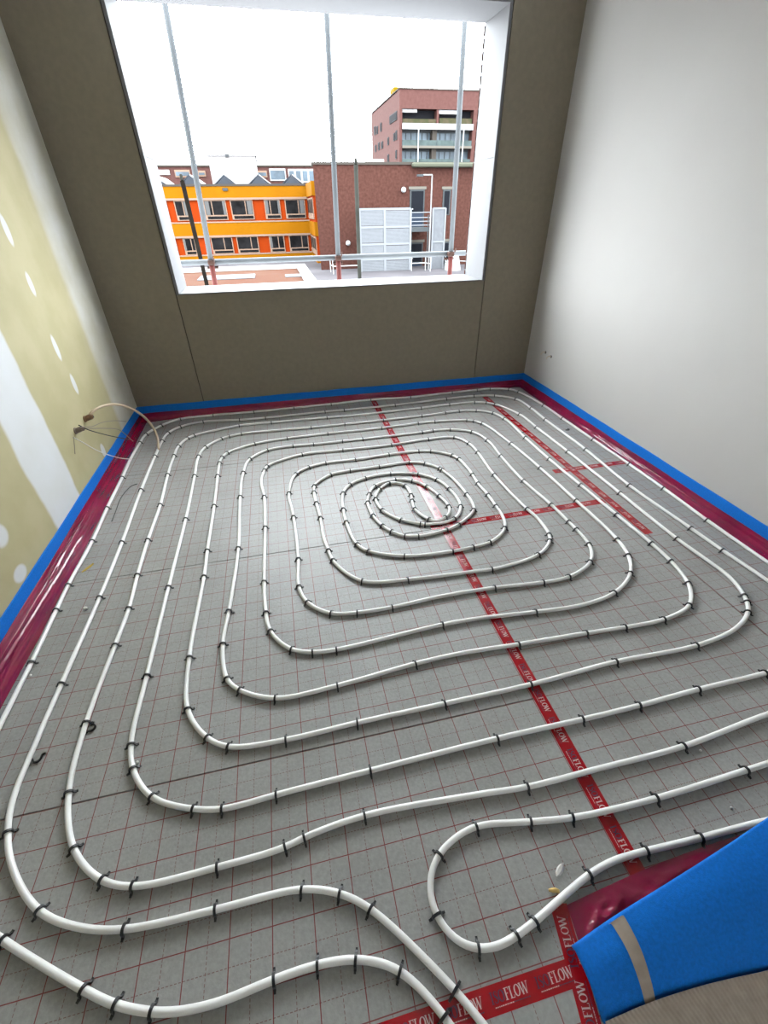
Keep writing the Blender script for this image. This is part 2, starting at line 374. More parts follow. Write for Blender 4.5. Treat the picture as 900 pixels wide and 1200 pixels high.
outer = [(482,580),(482.7,586.7),(485.6,596.7),(502,608.4),(511,611,0),(522,606.4),(527.8,600,0),(526,593),(514.4,581),(500,570),(483.3,563.3),(463.3,561.8),(438.9,569.3),(432.9,578.9),(430.7,588.9),(436.7,604),(447.8,616),(458.9,622.9),(474.4,628.2),(491,628.2),(523.3,621),(537.8,614.4),(555.6,597.8),(553.3,588.9,0),(546.7,579),(532,562,0),(518.5,551),(515.2,548.6),(497.8,543),(479,541.8),(444.4,546.7),(410.5,551.4),(387.4,556),(368,569.4),(368,577),(370.6,589.6),(375.4,607),(379.4,631,0),(385,645),(390,657),(424.4,681),(478.4,679),(560,669,0),(577,667),(630.6,650.4),(644.6,634),(643.6,626),(628,605,0),(617,596),(579,556.6),(560,530.4),(549.6,519.6),(532,512.4),(501.4,514.6),(458.4,521.4),(402,527.4),(354,532.4),(313,546),(310,551),(306,564,0),(309.6,582.4),(310.8,618.4),(309.6,681.6),(311.6,718),(316.7,740),(341,761),(366.7,764.4),(395.5,761),(517.8,732),(562,724.4,0),(627.8,717),(682,709,0),(720,694.7),(739,672),(736.4,651),(723,631.6),(675,586.4),(633,548.4),(599,520),(565.6,496.4),(555.4,493.4),(546.2,492.5),(509.6,494),(489.4,496),(447,501.6),(384.4,508),(336.6,513.6),(298.6,520),(266.6,530.4),(260,536),(257.2,542.8),(255,558),(251,593),(243,645),(239,676.4),(222,770),(219.5,831),(242.2,864.4),(268.4,875.5),(335.5,866.7),(419,846.7),(521,824.4),(622,802),(721.8,775.3),(815.6,756.7),(862,736.7,0),(876.7,718),(876,706),(872,698),(858.5,679.3,0),(793,631),(726.5,577.8),(665.6,529.4),(629,501),(609,485.6),(580.6,474),(570,471.8),(555.6,471.4),(526.4,474),(493,478),(430,485.4,0),(383,489.4),(318.4,495),(280.2,498.8),(228,510),(219.6,513.6),(209,523),(204,534.4),(196.4,556.6),(187.8,591.8),(173.3,632.9),(161,674),(151,713),(134.7,756.7),(101,846.7),(80.3,929.2),(85.9,994.7),(119,1032),(156.8,1039),(254,1016.4),(333,993.3),(357.3,980.9),(428.4,955.3),(560,931,0),(618.3,922),(700,901,0),(801,874.4),(900,836.7,0),(980,813,0),(1030,796,0),(1046,775,0),(1032,752,0),(980,713,0),(900,659.2,0),(828.7,609.6),(777.8,572.4),(737.5,544),(695.3,515.2),(659.6,490.4),(637,475),(608,459.4),(596.4,456),(574,455.4),(558.4,457),(529.4,460),(481,465.4),(434.6,468.4),(388,473.6),(344.4,478),(297.4,482.6),(250.2,486.4),(211.4,491),(189,498.6),(171,509),(164,519),(154,536,0),(143,560),(125.5,595.5),(108,634.4),(80,685.5),(65.6,715.5),(36.7,776.7),(0,850,0),(-28,910,0),(-44,975,0),(-42,1040,0),(-22,1082,0),(5,1103),(96.8,1159),(135.4,1178),(177.4,1186),(200,1186.5,0),(250,1177,0),(321,1148),(371.5,1131),(417,1123.8),(469.3,1137.3),(519,1189),(528,1201,0),(565,1260,0)]
hairpin = [(990,868,0),(900,894.4,0),(873,903),(769,935.5),(671.7,958),(621.7,963),(558.3,968),(533,981.7,0),(513.3,1001.7),(504,1026.7,0),(504,1050,0),(510.7,1073),(533,1101.7,0),(560,1112.7),(583,1110,0),(605,1096.7),(626.7,1080),(653,1056.7,0),(690,1025),(720,1008,0),(758,997.2),(821,982),(877.8,966.7,0),(930,955,0),(990,942,0)]
main = inner[::-1] + outer
def world_path(tr): return [on_z(p[0], p[1], PZ) for p in tr]
def smooth_path(P, sig=2):
    ker = [math.exp(-(k*k)/(2*sig*sig)) for k in range(-4, 5)]; S = sum(ker); n = len(P); out = []
    for i in range(n):
        q = Vector((0, 0, 0))
        for k, wv in zip(range(-4, 5), ker): q += P[min(n-1, max(0, i+k))]*wv
        out.append(q/S)
    out[0] = P[0]; out[-1] = P[-1]; return out
def build_pipe(tr, label):
    path = smooth_path(catmull(world_path(tr), .014))
    bm = bmesh.new(); tube(bm, path, PR, 12)
    tag(obj('heating_pipe', bm, M['pipe'], smooth=True), label, 'pipe', 'white underfloor heating pipes'); return path
path_main = build_pipe(main, 'long white heating pipe laid in a spiral on gridded grey boards')
path_hair = build_pipe(hairpin, 'short hairpin of white heating pipe beside the front blue foam sheet')

# clip mesh: an arch over the pipe, two legs, two barbs
def clip_mesh(flat=False):
    bm = bmesh.new(); pts = []; R = PR+.0030; zc = PZ
    pts.append((-R-.0055, 0, .0016)); pts.append((-R-.0012, 0, .004))
    for k in range(0, 11):
        a = math.pi*(1-k/10); pts.append((R*math.cos(a), 0, zc+R*math.sin(a)*1.02))
    pts.append((R+.0012, 0, .004)); pts.append((R+.0055, 0, .0016))
    rows = []
    for i, p in enumerate(pts):
        p = Vector(p); t = (Vector(pts[min(i+1, len(pts)-1)])-Vector(pts[max(i-1, 0)])).normalized(); nn = Vector((-t.z, 0, t.x)) if True else None
        hw = .0031; ht = .002
        rows.append([p+nn*ht+Vector((0, -hw, 0)), p+nn*ht+Vector((0, hw, 0)), p-nn*ht+Vector((0, hw, 0)), p-nn*ht+Vector((0, -hw, 0)), p+nn*ht+Vector((0, -hw, 0))])
    V = grid_mesh(bm, rows); bmesh.ops.remove_doubles(bm, verts=bm.verts, dist=1e-6)
    for s in (-1, 1): box(bm, s*(R+.0075)-.0028, s*(R+.0075)+.0028, -.0026, .0026, .0004, .0034)
    bmesh.ops.recalc_face_normals(bm, faces=bm.faces)
    me = bpy.data.meshes.new('pipe_clip'); bm.to_mesh(me); bm.free(); me.materials.append(M['clip']); return me
CLIP = clip_mesh()
def put_clip(pos, tang, label, group):
    c = link_mesh('pipe_clip', CLIP); c.location = (pos.x, pos.y, 0)
    a = math.atan2(tang.y, tang.x)-math.pi/2 + random.uniform(-.12, .12)
    c.rotation_euler = (0, 0, a); tag(c, label, 'clip', group)
def clips(tr, path, labeler):
    n = 0; j = 0
    for i, p in enumerate(tr):
        wp = on_z(p[0], p[1], PZ)
        best = min(range(j, min(len(path), j+260)), key=lambda q: (path[q]-wp).length_squared); j = best
        if len(p) == 3: continue
        t = path[min(best+1, len(path)-1)]-path[max(best-1, 0)]
        l, gname = labeler(i, path[best]); put_clip(path[best], t, l, gname); n += 1
    return n
ORD = ['outermost', 'second', 'third', 'fourth', 'fifth', 'sixth', 'seventh', 'eighth', 'ninth', 'tenth', 'eleventh', 'twelfth', 'thirteenth']
COIL = Vector((.33, 1.93))
def lab_main(i, p):
    q = Vector((p.x, p.y)); d = q-COIL; dist = d.length; d /= dist; cnt = 0
    if dist < .17: return 'black plastic clip on the innermost turn of the white pipe coil', 'clips on the innermost turn'
    pv = None
    for k in range(0, len(path_main), 3):
        e = Vector((path_main[k].x, path_main[k].y))-COIL; side = d.x*e.y-d.y*e.x; al = e.dot(d)
        if pv is not None and (side > 0) != (pv > 0) and al > dist+.025: cnt += 1
        pv = side
    nm = ORD[min(cnt, 12)]
    if abs(d.x*1.15) > abs(d.y): w_ = 'the cream plasterboard wall' if d.x < 0 else 'the smooth white plaster wall'
    else: w_ = 'the window wall' if d.y > 0 else ''
    on_tape = abs(p.x-.713) < .028 and p.y > .2
    if w_:
        run = 'outermost pipe run beside ' + w_ if cnt == 0 else nm + ' pipe run counted from ' + w_
        g_ = 'clips on the pipe runs along ' + w_
    else:
        run = 'outermost pipe run opposite the window' if cnt == 0 else nm + ' outermost pipe run opposite the window'; g_ = 'clips on the pipe runs opposite the window'
    return ('black clip over tape on ' if on_tape else 'black plastic clip on ') + 'the ' + run, g_
n = clips(main, path_main, lab_main)
n2 = clips(hairpin, path_hair, lambda i, p: ('black plastic clip on the short white hairpin pipe', 'clips on the hairpin pipe'))
# loose clips lying on the boards
loose = [(44, 886, 0.3, 'loose black clip lying on grey board beside the second pipe run'), (104, 853, 1.35, 'loose black clip lying tight against a white pipe'),
         (664, 503, .6, 'loose black clip lying near the white plaster wall'), (611, 506, -.6, 'loose black clip lying beside the long red tape')]
for u, v, a, lb in loose:
    p = on_z(u, v, .003); c = link_mesh('pipe_clip', CLIP)
    c.rotation_euler = (math.radians(84), 0, a); c.location = (p.x, p.y, .0027); tag(c, lb, 'clip')

# ------------------------------------------------------------------ red printed tapes
def letters():
    def quad(bm, a, b, c, d, mi):
        f = bm.faces.new([bm.verts.new((p[0], p[1], 0)) for p in (a, b, c, d)]); f.material_index = mi
    def rect(bm, x0, x1, y0, y1, mi): quad(bm, (x0, y0), (x1, y0), (x1, y1), (x0, y1), mi)
    def stroke(bm, pts, wds, mi):
        n = len(pts)
        L, R_ = [], []
        for i in range(n):
            t = Vector(pts[min(i+1, n-1)])-Vector(pts[max(i-1, 0)]); t = t.normalized(); q = Vector((-t.y, t.x))*wds[i]/2
            L.append(Vector(pts[i])+q); R_.append(Vector(pts[i])-q)
        for i in range(n-1): quad(bm, R_[i], R_[i+1], L[i+1], L[i], mi)
    bm = bmesh.new(); st = .15; th = .06
    x = 0
    # I
    rect(bm, x+.1, x+.1+st, 0, 1, 0); rect(bm, x, x+.35, 0, th, 0); rect(bm, x, x+.35, 1-th, 1, 0); x += .42
    # S
    pts = [(x+.5-.03, .80), (x+.42, .93), (x+.26, .97), (x+.12, .88), (x+.09, .72), (x+.2, .58), (x+.36, .46), (x+.46, .30), (x+.42, .12), (x+.27, .03), (x+.12, .07), (x+.05, .22)]
    stroke(bm, pts, [.05, .07, .09, .12, .14, .16, .16, .14, .12, .09, .07, .05], 0); x += .58
    # O
    pts = []; wd_ = []
    for k in range(25):
        a = 2*math.pi*k/24; pts.append((x+.36+.30*math.cos(a), .5+.46*math.sin(a))); wd_.append(.06+.10*abs(math.cos(a)))
    stroke(bm, pts, wd_, 0); x += .80
    # F
    rect(bm, x+.08, x+.08+st, 0, 1, 1); rect(bm, x, x+.33, 0, th, 1); rect(bm, x, x+.55, 1-th, 1, 1); rect(bm, x+.5, x+.55, .78, 1-th, 1); rect(bm, x+.2, x+.42, .49, .55, 1); x += .60
    # L
    rect(bm, x+.08, x+.08+st, 0, 1, 1); rect(bm, x, x+.33, 1-th, 1, 1); rect(bm, x, x+.56, 0, th, 1); rect(bm, x+.51, x+.56, th, .24, 1); x += .62
    # O
    pts = [(x+.36+.30*math.cos(2*math.pi*k/24), .5+.46*math.sin(2*math.pi*k/24)) for k in range(25)]
    stroke(bm, pts, wd_, 1); x += .74
    # W
    stroke(bm, [(x+.05, 1), (x+.3, 0)], [st, st], 1); stroke(bm, [(x+.3, 0), (x+.5, .95)], [.06, .06], 1); stroke(bm, [(x+.46, 1), (x+.72, 0)], [st, st], 1); stroke(bm, [(x+.72, 0), (x+.95, 1)], [.06, .06], 1)
    rect(bm, x-.07, x+.18, 1-th, 1, 1); rect(bm, x+.82, x+1.06, 1-th, 1, 1); x += 1.06
    # faint small print under the word
    k = .3
    while k < x-.3:
        wv = random.uniform(.1, .25); rect(bm, k, k+wv, -.34, -.25, 1 if k < x*.55 else 0); k += wv+.06
    bmesh.ops.recalc_face_normals(bm, faces=bm.faces)
    for f in bm.faces:
        if f.normal.z < 0: f.normal_flip()
    me = bpy.data.meshes.new('lettering'); bm.to_mesh(me); bm.free(); me.materials.append(M['navy']); me.materials.append(M['pale']); return me, x
WORD, WLEN = letters()
def tape(p0, p1, width, label, up, pitch=.108, text=.0185, z=.0007, start=.02, words=True):
    p0 = Vector((*p0, 0)); p1 = Vector((*p1, 0)); d = (p1-p0); L = d.length; d /= L; n = Vector((-d.y, d.x, 0))
    root = tag(empty('red_tape', tuple((p0+p1)/2)), label, 'tape', 'red printed tapes over the board joints')
    bm = bmesh.new(); N = max(2, int(L/.02)); rows = []
    for i in range(N+1):
        p = p0+d*(L*i/N)
        rows.append([p+n*(width/2*s)+Vector((0, 0, z+.0004*noise.noise(Vector((i*.4, s*2, z*900)))+(0 if abs(s) < .9 else -.0005))) for s in (-1, -.5, 0, .5, 1)])
    grid_mesh(bm, rows[::-1])
    for v in bm.verts: v.co.z = max(.0002, v.co.z)
    bmesh.ops.recalc_face_normals(bm, faces=bm.faces)
    for f in bm.faces:
        if f.normal.z < 0: f.normal_flip()
    tp = obj('tape_band', bm, M['tape'], root, smooth=True)
    if words:
        s = start; sc = text
        while s+WLEN*sc < L:
            q = link_mesh('lettering', WORD, root)
            base = p0+d*s - n*(sc*.36)
            q.location = base-Vector(root.location)+Vector((0, 0, z+.0008)); q.scale = (sc, sc, 1); q.rotation_euler = (0, 0, math.atan2(d.y, d.x)); s += pitch
    return root
tape((.718, 3.72), (.708, .16), .047, 'long red printed tape running from window wall to front foam', 1, z=.0008)
tape((.64, 1.79), (1.70, 1.80), .046, 'red printed tape crossing from the coil centre to the other long tape', 1, z=.0012)
tape((1.717, 3.56), (1.734, 1.47), .05, 'long red printed tape beneath pipes on the white plaster wall side', 1, z=.0008)
tape((1.597, 2.18), (2.17, 2.183), .046, 'short red printed tape crossing toward the white plaster wall', 1, z=.0012)
tape((-.03, .121), (.50, .121), .046, 'red printed tape under the two front pipe ends', 1, z=.0008, start=.06)
tape((.425, -.03), (.475, .235), .042, 'short red printed tape at the corner of the front foil', 1, z=.0014, start=.05)

# ------------------------------------------------------------------ front foam sheet, foil, backing
def front_sheet():
    root = tag(empty('folded_foam_strip', (.8, .1, 0)), 'wide blue foam sheet leaning over crimson foil at the front', 'foam sheet')
    top = [on_z(674, 1113, .045), on_z(720, 1080, .06), on_z(790, 1035, .085), on_z(850, 996, .105), on_z(900, 962, .12), on_z(990, 900, .15)]
    bot = [on_z(708, 1200, .006), on_z(760, 1178, .008), on_z(819, 1159, .010), on_z(860, 1149, .012), on_z(900, 1140, .014), on_z(990, 1112, .016)]
    low = [on_z(735, 1262, .004), on_z(790, 1248, .004), on_z(850, 1236, .004), on_z(890, 1228, .004), on_z(930, 1220, .004), on_z(1020, 1196, .004)]
    def along(P, s):
        c = catmull(P, .01); x = s*(len(c)-1); i = min(int(x), len(c)-2); return c[i].lerp(c[i+1], x-i)
    cache = {}
    NS = 60
    T = [along(top, i/NS) for i in range(NS+1)]; B = [along(bot, i/NS) for i in range(NS+1)]; Lw = [along(low, i/NS) for i in range(NS+1)]
    def surf(i, t, lift=0.0):
        a, b = B[i], T[i]; p = a.lerp(b, min(t, 1.0))
        p.z += .028*math.sin(math.pi*min(t, 1))*(.5+.5*i/NS)
        p.z += lift+.0015*noise.noise(Vector((i*.15, t*4, 2)))
        if t > 1:      # roll the upper edge over, away from the viewer
            q = t-1; p = p+(b-a).normalized()*(.010*math.sin(q*1.6))+Vector((0, 0, -.016*(1-math.cos(q*1.6))))
        return p
    ts = [k/16 for k in range(17)]+[1.25, 1.5, 1.75, 2.0]
    bm = bmesh.new(); grid_mesh(bm, [[surf(i, t) for t in ts[::-1]] for i in range(NS+1)])
    bm.normal_update()
    if sum(f.normal.z for f in bm.faces) < 0: bmesh.ops.reverse_faces(bm, faces=bm.faces)
    fo = obj('foam', bm, M['blue'], root, smooth=True)
    sd = fo.modifiers.new('thickness', 'SOLIDIFY'); sd.thickness = .008; sd.offset = -1
    # tape band across the foam
    bm = bmesh.new(); rows = []
    for k, t in enumerate([x/20*1.12 for x in range(21)]):
        s = (.27*(1-t)+.185*t)*.72*NS; row = []
        for e in (-1.0, -.33, .33, 1.0):
            x = s+e*1.25; i = int(max(0, min(NS-1, x))); fr = x-i
            row.append(surf(i, t, .0022).lerp(surf(i+1, t, .0022), fr))
        rows.append(row)
    grid_mesh(bm, rows); tb = obj('binding_band', bm, M['beige'], root, smooth=True); tb['label'] = 'beige fabric band'
    # ribbed backing in front
    bm = bmesh.new(); rows = []; NR = 420
    for j in range(NR+1):
        x = j/NR*NS; i = min(int(x), NS-1); fr = x-i
        a = B[i].lerp(B[i+1], fr); b = Lw[i].lerp(Lw[i+1], fr); row = []
        for k in range(15):
            t = k/14-.03; p = a.lerp(b, t)
            rib = .0022*max(0, math.sin((j+k*5)*2*math.pi/7))
            p.z += .0125*(1-max(0, t))+rib+.0015*noise.noise(Vector((j*.03, k*.3, 9))); row.append(p)
        rows.append(row)
    grid_mesh(bm, rows); rb = obj('ribbed_backing', bm, M['beige'], root, smooth=True); rb['label'] = 'ribbed beige backing sheet'
    # foil spread on the boards
    bm = bmesh.new(); rows = []
    c = [on_z(664, 1061, 0), on_z(706, 1041, 0), on_z(760, 1017, 0), on_z(820, 994, 0), on_z(872, 977, 0), on_z(960, 950, 0)]
    e = [on_z(711, 1206, 0), on_z(750, 1187, 0), on_z(800, 1165, 0), on_z(860, 1145, 0), on_z(900, 1130, 0), on_z(1000, 1100, 0)]
    for i in range(91):
        a = along(c, i/90); b = along(e, i/90); row = []
        for k in range(31):
            t = k/30; p = a.lerp(b, t); q = math.sin(math.pi*min(1, t*1.6))*min(1, i/8)
            zz = ridge(Vector((i*.07, t*5+i*.09, .4)))*.009+ridge(Vector((i*.16, t*10-i*.07, 7.4)))*.006
            p.z = .0024+(zz*q if t < .55 else zz*q*.4); row.append(p)
        rows.append(row)
    grid_mesh(bm, rows); obj('foil_skirt', bm, M['foil'], root, smooth=True)
front_sheet()

# ------------------------------------------------------------------ cables at the left wall
def cable(name, pts, r, m, label, cat='cable', group=None):
    bm = bmesh.new(); tube(bm, catmull(pts, .008), r, 8)
    return tag(obj(name, bm, m, smooth=True), label, cat, group)
def lerp_x(px, x0, x1):
    n = len(px)-1; return [on_x(u, v, x0+(x1-x0)*i/n) for i, (u, v) in enumerate(px)]
pe = on_z(186, 527, .012)
cable('conduit', lerp_x([(103, 489), (110, 481), (120, 476), (134, 474), (149, 477), (163, 484), (175, 495), (183, 508), (186, 527)], XL+.012, pe.x), .0085, M['conduit'], 'cream flexible conduit arching from the plasterboard wall to the floor', 'conduit')
for (u, v), mm, lb in (((99, 491), M['brown'], 'brown wiring outlet stub the cream conduit leaves from'), ((88, 505), M['greywad'], 'grey wiring outlet stub with a white cable hanging out')):
    p = on_x(u, v, XL); r = empty('wiring_outlet', (XL, p.y, p.z)); tag(r, lb, 'outlet')
    bm = bmesh.new(); tube(bm, [p+Vector((x, 0, 0)) for x in (.0005, .006, .007)], .028, 16, radii=[.019, .019, .016]); obj('collar', bm, mm, r)
    bm = bmesh.new(); rad = [.014, .016, .015, .012]
    tube(bm, [p+Vector((.006, 0, 0)), p+Vector((.022, .003, .004)), p+Vector((.038, .008, .008)), p+Vector((.048, .010, .006))], .02, 9, radii=rad)
    for vv in bm.verts: vv.co += Vector((0, 1, 1))*.004*noise.noise(vv.co*60)
    obj('stub', bm, mm, r)
    bm = bmesh.new(); tube(bm, [p+Vector((.046, .010, .006)), p+Vector((.0505, .0105, .006))], .007, 9); obj('bore', bm, M['black'], r)
cable('electrical_cable', lerp_x([(92, 498), (102, 503), (118, 508), (135, 512), (152, 515)], XL+.03, XL+.13), .0028, M['black'], 'black cable sticking out from the plasterboard wall')
cable('electrical_cable', lerp_x([(97, 500), (107, 500), (120, 495), (135, 493), (148, 494)], XL+.03, XL+.10), .0022, M['greyc'], 'upper grey cable bowing out from the plasterboard wall')
cable('electrical_cable', lerp_x([(97, 502), (110, 502), (125, 502), (140, 504), (156, 517)], XL+.03, XL+.13), .0026, M['greyc'], 'lower grey cable bowing over the blue strip')
cable('electrical_cable', lerp_x([(87, 513), (98, 519), (112, 527), (127, 533), (142, 537), (153, 538)], XL+.03, XL+.13), .0026, M['whitec'], 'white cable drooping from wall over the blue strip')
cable('electrical_cable', lerp_x([(86, 512), (87, 520), (88, 532)], XL+.02, XL+.006), .0018, M['greyc'], 'thin grey cable tail hanging down the plasterboard wall')
# dark bent wire on floor and debris
cable('bent_wire', [on_z(*p, .0025) for p in ((131, 611), (136, 598), (140, 587), (144, 580), (150, 573), (155, 569), (161, 567))], .0022, M['black'], 'dark bent wire lying on the boards by the crimson foil', 'wire')
def sliver(name, a, b, wdt, m, label, cat):
    a = on_z(*a, 0); b = on_z(*b, 0); d = (b-a).normalized(); nn = Vector((-d.y, d.x, 0))
    bm = bmesh.new(); rows = []
    for t, k in ((0, .25), (.2, .8), (.5, 1), (.8, .7), (1, .15)):
        p = a.lerp(b, t); q = nn*wdt*k/2
        rows.append([p-q+Vector((0, 0, .0008)), p-q*.4+Vector((0, 0, .0045)), p+q*.6+Vector((0, 0, .004+.003*t)), p+q+Vector((0, 0, .0008)), p-q+Vector((0, 0, .0008))])
    grid_mesh(bm, rows); tag(obj(name, bm, m), label, cat)
sliver('wood_sliver', (96, 671), (110, 661), .014, M['yellow'], 'yellow wood sliver lying on the boards beside outermost pipe', 'sliver')
sliver('film_scrap', (652, 1027), (660, 1012), .016, M['film'], 'clear film scrap lying beside the hairpin pipe', 'scrap')
def bead(u, v, r, label):
    p = on_z(u, v, r); bm = bmesh.new(); bmesh.ops.create_icosphere(bm, subdivisions=2, radius=r, matrix=Matrix.Translation(p))
    for vv in bm.verts: vv.co += (vv.co-p)*.18*noise.noise(vv.co*90)
    tag(obj('foam_crumb', bm, M['white'], smooth=True), label, 'crumb')
bead(100, 713, .009, 'white foam crumb between the two outermost pipe runs')
bead(821, 879.5, .004, 'tiny white crumb just below a pipe near right wall')
bead(857, 946.7, .004, 'tiny white crumb above the hairpin pipe by blue foam')
bead(161, 893, .004, 'tiny white crumb beside a bend of pipe')
bead(36, 791, .004, 'tiny white crumb at the edge of crimson foil')
p = on_z(649, 1044, .006); bm = bmesh.new()
tube(bm, [p+Vector((-.012, .004, 0)), p+Vector((-.004, .002, .001)), p+Vector((.004, 0, .002)), p+Vector((.012, -.004, .001))], .006, 8, radii=[.003, .005, .0058, .0045])
tag(obj('brass_plug', bm, M['brass'], smooth=True), 'small brass plug lying against the hairpin pipe', 'plug')
# two wire stubs at the right wall
for (u, v), lb in (((639.5, 413), 'upper short wire stub poking from the white plaster wall'), ((646, 418), 'lower short wire stub poking from the white plaster wall')):
    p = on_x(u, v, XR); r = tag(empty('wire_stub', tuple(p)), lb, 'wire')
    bm = bmesh.new(); tube(bm, [p+Vector((-.0005, 0, 0)), p+Vector((-.003, 0, 0))], .011, 12); obj('hole', bm, M['black'], r)
    bm = bmesh.new(); tube(bm, catmull([p+Vector((-.003, 0, 0)), p+Vector((-.02, .004, .004)), p+Vector((-.032, .008, -.006)), p+Vector((-.036, .01, -.02))], .004), .0032, 7); obj('wire', bm, M['conduit'], r)

# ------------------------------------------------------------------ scaffold outside the window
def pole(name, a, b, Y, r, m, label, red_to=None, pin=False, ext=0):
    A = on_y(*a, Y); B = on_y(*b, Y); d = (A-B).normalized()
    top = A+d*ext; bot = B-d*((B.z+2.6)/d.z); at = lambda z: B+d*((z-B.z)/d.z)
    root = tag(empty(name, tuple(bot)), label, 'scaffold pole', 'scaffold uprights outside the window')
    z0 = bot
    if red_to is not None:
        bm = bmesh.new(); tube(bm, [bot, at(red_to)], r*1.02, 14); obj('painted_foot', bm, M['redtube'], root, smooth=True); z0 = at(red_to)
    bm = bmesh.new(); tube(bm, [z0, top], r, 14); obj('tube', bm, m, root, smooth=True)
    if pin:
        bm = bmesh.new(); tube(bm, [top, top+d*.05, top+d*.06], r, 10, radii=[r*.7, r*.7, r*.4]); obj('spigot', bm, M['midtube'], root, smooth=True)
    return at
YP = 4.95
railz = (on_y(211, 307.6, YP+.05).z+on_y(548, 297, YP+.05).z)/2
px = []
for a, b, lb in (((193, 4), (252, 332), 'galvanised scaffold pole in front of orange building'), ((382.5, 10), (397.5, 325), 'galvanised scaffold pole in front of brick building edge'), ((545, 20), (527, 320), 'galvanised scaffold pole in front of the tower')):
    px.append(pole('scaffold_pole', a, b, YP, .0235, M['galv'], lb, red_to=railz-.02, ext=2.2)(railz))
YD = 6.3
pole('scaffold_pole', (213.5, 212), (242.5, 334), YD, .0235, M['darktube'], 'short dark scaffold post ending at roof height of orange building', pin=True)
pole('scaffold_pole', (417, 193), (421.5, 326), YD, .0242, M['midtube'], 'short grey scaffold post ending above the brick building roofline', pin=True)
rail = empty('scaffold_rail', (.5, YP+.05, railz)); tag(rail, 'horizontal galvanised scaffold rail clamped across the uprights', 'scaffold rail')
bm = bmesh.new(); tube(bm, [(-2.2, YP+.05, railz), (on_y(549, 296, YP+.05).x, YP+.05, railz)], .0242, 14); obj('tube', bm, M['galv'], rail, smooth=True)
for p in px:
    bm = bmesh.new(); box(bm, p.x-.03, p.x+.03, YP-.032, YP+.085, railz-.022, railz+.022, bevel=.008)
    tube(bm, [(p.x-.05, YP+.05, railz-.045), (p.x+.05, YP+.05, railz-.045)], .012, 8); tube(bm, [(p.x+.03, YP-.03, railz+.02), (p.x+.03, YP-.06, railz+.05)], .008, 6)
    obj('coupler', bm, M['rust'], rail)

# ------------------------------------------------------------------ buildings
GZ = -3.1
tag(bobj('ground', (-200, 200, 8, 320, GZ-.5, GZ), M['ground']), kind='structure')
def rect(Y, u0, v0, u1, v1):
    a = on_y(u0, (v0+v1)/2, Y); b = on_y(u1, (v0+v1)/2, Y); um = (u0+u1)/2
    return a.x, b.x, on_y(um, v1, Y).z, on_y(um, v0, Y).z
# low roof in front of the orange building
low = tag(empty('low_building', (-4, 28, GZ)), 'low flat roofed building with red roof and white parapet', 'building')
rz = -1.85; ry1 = on_z(290, 316, rz).y; ry0 = 12; rx1 = on_z(357, 313, rz).x; rx0 = -16
bobj('wall', (rx0, rx1, ry0, ry1, GZ, rz-.05), M['owhite'], low); bobj('roof', (rx0+.02, rx1-.02, ry0+.02, ry1-.02, rz-.05, rz), M['oroof'], low)
bobj('parapet', (rx0, rx1, ry1-.5, ry1, rz-.02, rz+.22), M['owhite2'], low); bobj('parapet', (rx1-.55, rx1, ry0, ry1-.5, rz-.02, rz+.22), M['owhite2'], low)
for u, v, sx, sy in ((266, 322, 1.6, .9), (350, 320, .8, .5)):
    p = on_z(u, v, rz+.15); bobj('roof_light', (p.x-sx, p.x+sx, p.y-sy, p.y+sy, rz, rz+.06), M['screenf'], low, bevel=.02)

# orange building
YO = 58
ob_ = tag(empty('orange_building', (-5, YO, GZ)), 'orange and yellow two storey building with rows of windows', 'building')
zr = on_y(275, 216, YO).z; xr = on_y(363, 260, YO).x; xl = on_y(150, 260, YO).x-4
bobj('wall', (xl, xr, YO, YO+14, GZ, zr-.15), M['orange'], ob_)
def zz(v): return on_y(275, v, YO).z
for v0, v1 in ((216.5, 232), (260.5, 275.5), (298.5, 312)):
    bobj('yellow_band', (xl, xr, YO-.18, YO+.02, zz(v1), zz(v0)), M['yband'], ob_)
    bobj('band_trim', (xl, xr, YO-.22, YO+.02, zz(v1)-.16, zz(v1)+.02), M['oframe'], ob_)
    if v0 > 230: bobj('band_trim', (xl, xr, YO-.22, YO+.02, zz(v0)-.02, zz(v0)+.1), M['oframe'], ob_)
bobj('coping', (xl, xr, YO-.25, YO+.25, zr-.15, zr+.03), M['coping'], ob_)
unit = on_y(310.4, 245, YO).x-on_y(239.6, 245, YO).x
def win_at(x0, x1, z0, z1, mull, cur):
    w_ = bobj('window', (x0, x1, YO-.12, YO+.02, z0, z1), M['oframe'], ob_)
    zz0 = z0+(z1-z0)*.26; fr = .10
    xm = x0+(x1-x0)*mull
    for a, b in ((x0+fr, xm-.05), (xm+.05, x1-fr)):
        bobj('pane', (a, b, YO-.14, YO-.115, zz0, z1-fr), M['oglass'], w_)
    bobj('pane', (x0+fr*2, x1-fr, YO-.14, YO-.115, z0+.08, zz0-.12), M['oglass'], w_)
    for c0, c1 in cur:
        bobj('curtain', (x0+(x1-x0)*c0, x0+(x1-x0)*c1, YO-.15, YO-.14, zz0, z1-fr), M['curtain'], w_)
PAIRS = [(178, 197), (205.5, 220.4), (239.6, 265.8), (270.8, 297), (310.4, 328.8), (334.4, 357.8)]
for rowi, (v0, v1) in enumerate(((234, 257.5), (277, 297))):
    zt_, zb_ = zz(v0), zz(v1)
    xs = [(on_y(a, 245, YO).x, on_y(b, 245, YO).x) for a, b in PAIRS]
    xs = [(xs[2][0]-2*unit, xs[2][1]-2*unit), (xs[3][0]-2*unit, xs[3][1]-2*unit)] + xs
    for k, (a, b) in enumerate(xs):
        win_at(a, b, zb_, zt_, (.36 if rowi == 0 else .6) if k % 2 == 0 else .66, (((.74, .94),) if k % 2 else ((.06, .24), (.84, .95))) if rowi == 0 else (((.06, .2),) if k % 3 == 0 else ()))
